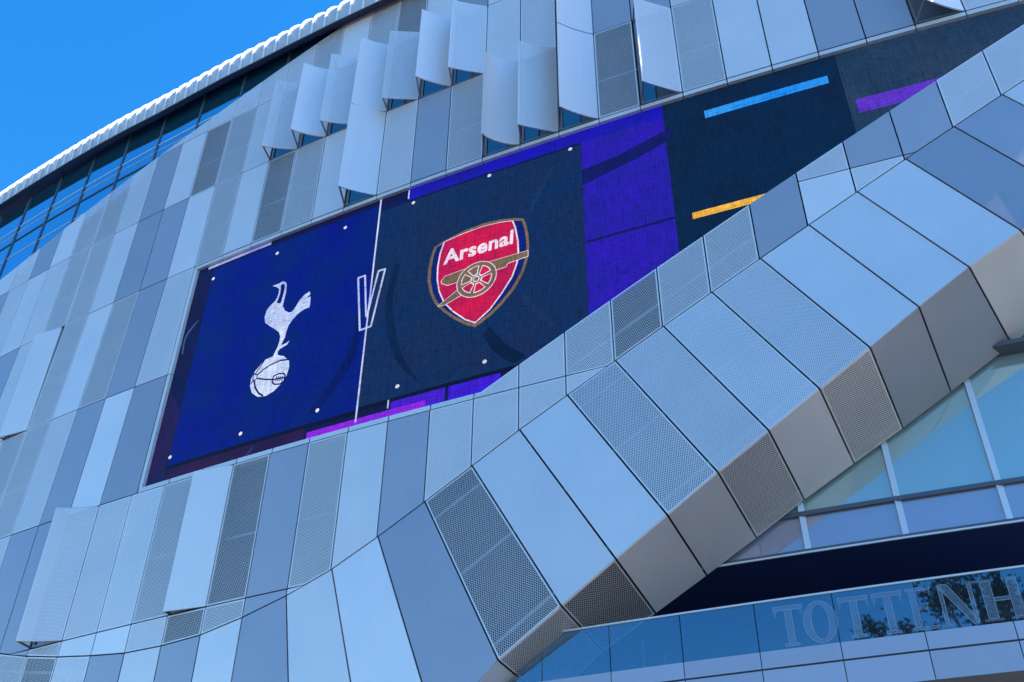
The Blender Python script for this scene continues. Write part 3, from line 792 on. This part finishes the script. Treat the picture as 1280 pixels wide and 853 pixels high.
# --- shield crest with a gun
CR = lambda p: W2(p, 520, 260, 5.333)
gold = led((128, 104, 70), (104, 88, 74)); whl = led((240, 226, 240), (214, 200, 236)); red = led((208, 14, 70), (158, 12, 78)); nav = led((6, 26, 120), (10, 30, 100))
shield = layer('shield_crest', [CR([(125,262),(200,215),(320,155),(450,105),(560,80),(660,70),(718,73),(735,110),(750,180),(757,260),(747,340),(720,430),(660,540),(580,640),(500,720),(397,798),(330,782),(250,742),(180,692),(125,642),(95,570),(78,490),(83,410),(100,330)])], gold, .016, rb)
def crest(name, polys, mat, d): return layer(name, polys, mat, d, rb)
crest('shield_field', [CR([(140,268),(210,224),(330,168),(460,121),(570,96),(660,88),(706,90),(721,130),(734,200),(738,270),(727,345),(700,430),(640,535),(565,630),(490,705),(397,775),(335,762),(260,725),(195,680),(145,630),(113,565),(99,490),(104,410),(118,330)])], nav, .021)
rim_pts = [(186,230),(320,171),(450,124),(560,98),(650,86),(668,130),(686,220),(690,300),(680,372),(647,463),(577,574),(496,684),(396,774),(328,752),(246,697),(185,636),(152,562),(139,480),(142,400),(158,310)]
crest('shield_rim', [CR(rim_pts)], whl, .026)
cc = (410, 430)
crest('shield_red', [CR([(cc[0] + (x - cc[0]) * .962, cc[1] + (y - cc[1]) * .972 - (4 if y < 240 else 0)) for x, y in rim_pts])], red, .031)
# gun: outlines first, then the gold
barrel = [(172,496),(196,462),(290,427),(380,396),(520,356),(700,304),(748,290),(748,326),(690,346),(612,374),(602,396),(500,430),(300,492),(212,520),(192,512),(176,508)]
trail = [(285,548),(315,580),(190,652),(150,660)]
crest('gun_outline', ribbon(CR(barrel), .05, True) + ribbon(CR(trail), .05, True), whl, .036)
crest('gun_barrel', [CR(barrel), CR(trail)], gold, .041)
wc = CR([(407, 481)])[0]; WR = .80
ell = lambda r, n=36: [(wc[0] + r * math.cos(2 * math.pi * i / n), wc[1] + r * math.sin(2 * math.pi * i / n)) for i in range(n)]
crest('wheel_outline', [ell(WR + .035)], whl, .046)
crest('wheel_disc', [ell(WR)], gold, .051)
for i in range(6):
    a0, a1 = R_(60 * i + 12 + 12), R_(60 * i + 72 - 12 + 12); a0 -= R_(4); a1 -= R_(4)
    def sector(r0, r1, d):
        p = [(wc[0] + r1 * math.cos(a0 + d / r1 + (a1 - a0 - 2 * d / r1) * j / 5), wc[1] + r1 * math.sin(a0 + d / r1 + (a1 - a0 - 2 * d / r1) * j / 5)) for j in range(6)]
        am = (a0 + a1) / 2; w_ = max(.02, (a1 - a0) / 2 - d / r0)
        return p + [(wc[0] + r0 * math.cos(am + w_), wc[1] + r0 * math.sin(am + w_)), (wc[0] + r0 * math.cos(am - w_), wc[1] + r0 * math.sin(am - w_))]
    crest('wheel_opening', [sector(.20, .645, 0)], whl, .056)
    crest('wheel_opening', [sector(.26, .605, .035)], red if i in (0, 3, 4, 5) else gold, .061)
crest('wheel_hub', ribbon(ell(.12, 16), .045, True), whl, .066)
# lettering on the shield, from the built-in font
cu = bpy.data.curves.new('lettering', 'FONT'); cu.body = 'Arsenal'; cu.size = 1.0; cu.offset = 0.03; cu.resolution_u = 3; cu.space_character = 1.04
to = bpy.data.objects.new('lettering', cu); COL.objects.link(to)
dg = bpy.context.evaluated_depsgraph_get(); me = bpy.data.meshes.new_from_object(to.evaluated_get(dg))
xs = [v_.co.x for v_ in me.vertices]; x0, x1 = min(xs), max(xs)
polys = []
for p in me.polygons:
    q = []
    for i in p.vertices:
        c = me.vertices[i].co; tx = (c.x - x0) / (x1 - x0)
        q.append((182 + 466 * tx + 6 * c.y / .7, 384 - 146 * tx - 90 * c.y / .7))
    polys.append(CR(q))
COL.objects.unlink(to); bpy.data.objects.remove(to); bpy.data.meshes.remove(me)
crest('lettering', polys, whl, .038)


# ------------------------------------------------------------------ tall street trees behind the viewpoint, mirrored in the balustrade
def leaf_mat():
    m = bpy.data.materials.new('plane_tree_leaf'); m.use_nodes = True; t = m.node_tree; b = t.nodes['Principled BSDF']; L = t.links.new
    geo = node(t, 'ShaderNodeNewGeometry'); r = node(t, 'ShaderNodeValToRGB'); L(geo.outputs['Random Per Island'], r.inputs[0])
    r.color_ramp.elements[0].color = (0.05, 0.07, 0.018, 1); r.color_ramp.elements[1].color = (0.17, 0.16, 0.045, 1)
    L(r.outputs[0], b.inputs['Base Color']); b.inputs['Roughness'].default_value = 0.6
    return m
M['leaf'] = leaf_mat(); M['bark'] = principled('bark', (0.10, 0.08, 0.06), 0.9)
def tree(loc, top, rad, label, seed):
    rg = random.Random(seed); root = empty('street_tree', loc); tag(root, label, 'tree', 'street trees across from the stadium')
    base = Vector(loc); mb = MB(); hub = top - rad * 1.5
    def limb(a, b, r0, r1, n=7):
        d = (b - a).normalized(); x = d.orthogonal().normalized(); y = d.cross(x); o = len(mb.v)
        for c, r in ((a, r0), (b, r1)): mb.v += [c + (x * math.cos(2 * math.pi * i / n) + y * math.sin(2 * math.pi * i / n)) * r for i in range(n)]
        mb.f += [[o + i, o + (i + 1) % n, o + n + (i + 1) % n, o + n + i] for i in range(n)]
    limb(base, base + Vector((.2, .1, hub * .6)), .45, .32); limb(base + Vector((.2, .1, hub * .6)), base + Vector((0, 0, top - rad * .5)), .32, .1)
    clumps = []
    for i in range(26):
        a, e = rg.uniform(0, 6.28), rg.uniform(-.7, 1.4); rr = rad * rg.uniform(.55, .95)
        c = base + Vector((math.cos(a) * math.cos(e) * rr, math.sin(a) * math.cos(e) * rr, top - rad * 1.1 + math.sin(e) * rr))
        clumps.append(c); limb(base + Vector((0, 0, hub * rg.uniform(.7, 1))), c, .12, .03, 5)
    mb.build('trunk', M['bark'], root)
    V, Fc = [], []
    for c in clumps:
        cr = rad * rg.uniform(.22, .34)
        for _ in range(190):
            p = c + Vector((rg.gauss(0, .5), rg.gauss(0, .5), rg.gauss(0, .42))) * cr
            u = Vector((rg.gauss(0, 1), rg.gauss(0, 1), rg.gauss(0, 1))).normalized(); w = u.orthogonal().normalized(); l = rg.uniform(.12, .2)
            o = len(V); V += [p - u * l, p + w * l * .55, p + u * l, p - w * l * .55]; Fc.append([o, o + 1, o + 2, o + 3])
    mesh_obj('crown', V, Fc, M['leaf'], root)
    return root
trees = [tree((1.2, -9.0, 0), 26.2, 4.3, 'tall leafy street tree mirrored in the terrace glass among the etched letters', 4),
         tree((-6.2, -10.5, 0), 25.0, 3.6, 'shorter leafy street tree mirrored low in the terrace glass', 9)]
for o in trees: del o['group']

# ------------------------------------------------------------------ parts keep their world place under their thing
for root in (stadium, bal, screen, *trees):
    inv = Matrix.Translation(root.location).inverted()
    for ch in root.children: ch.matrix_parent_inverse = inv
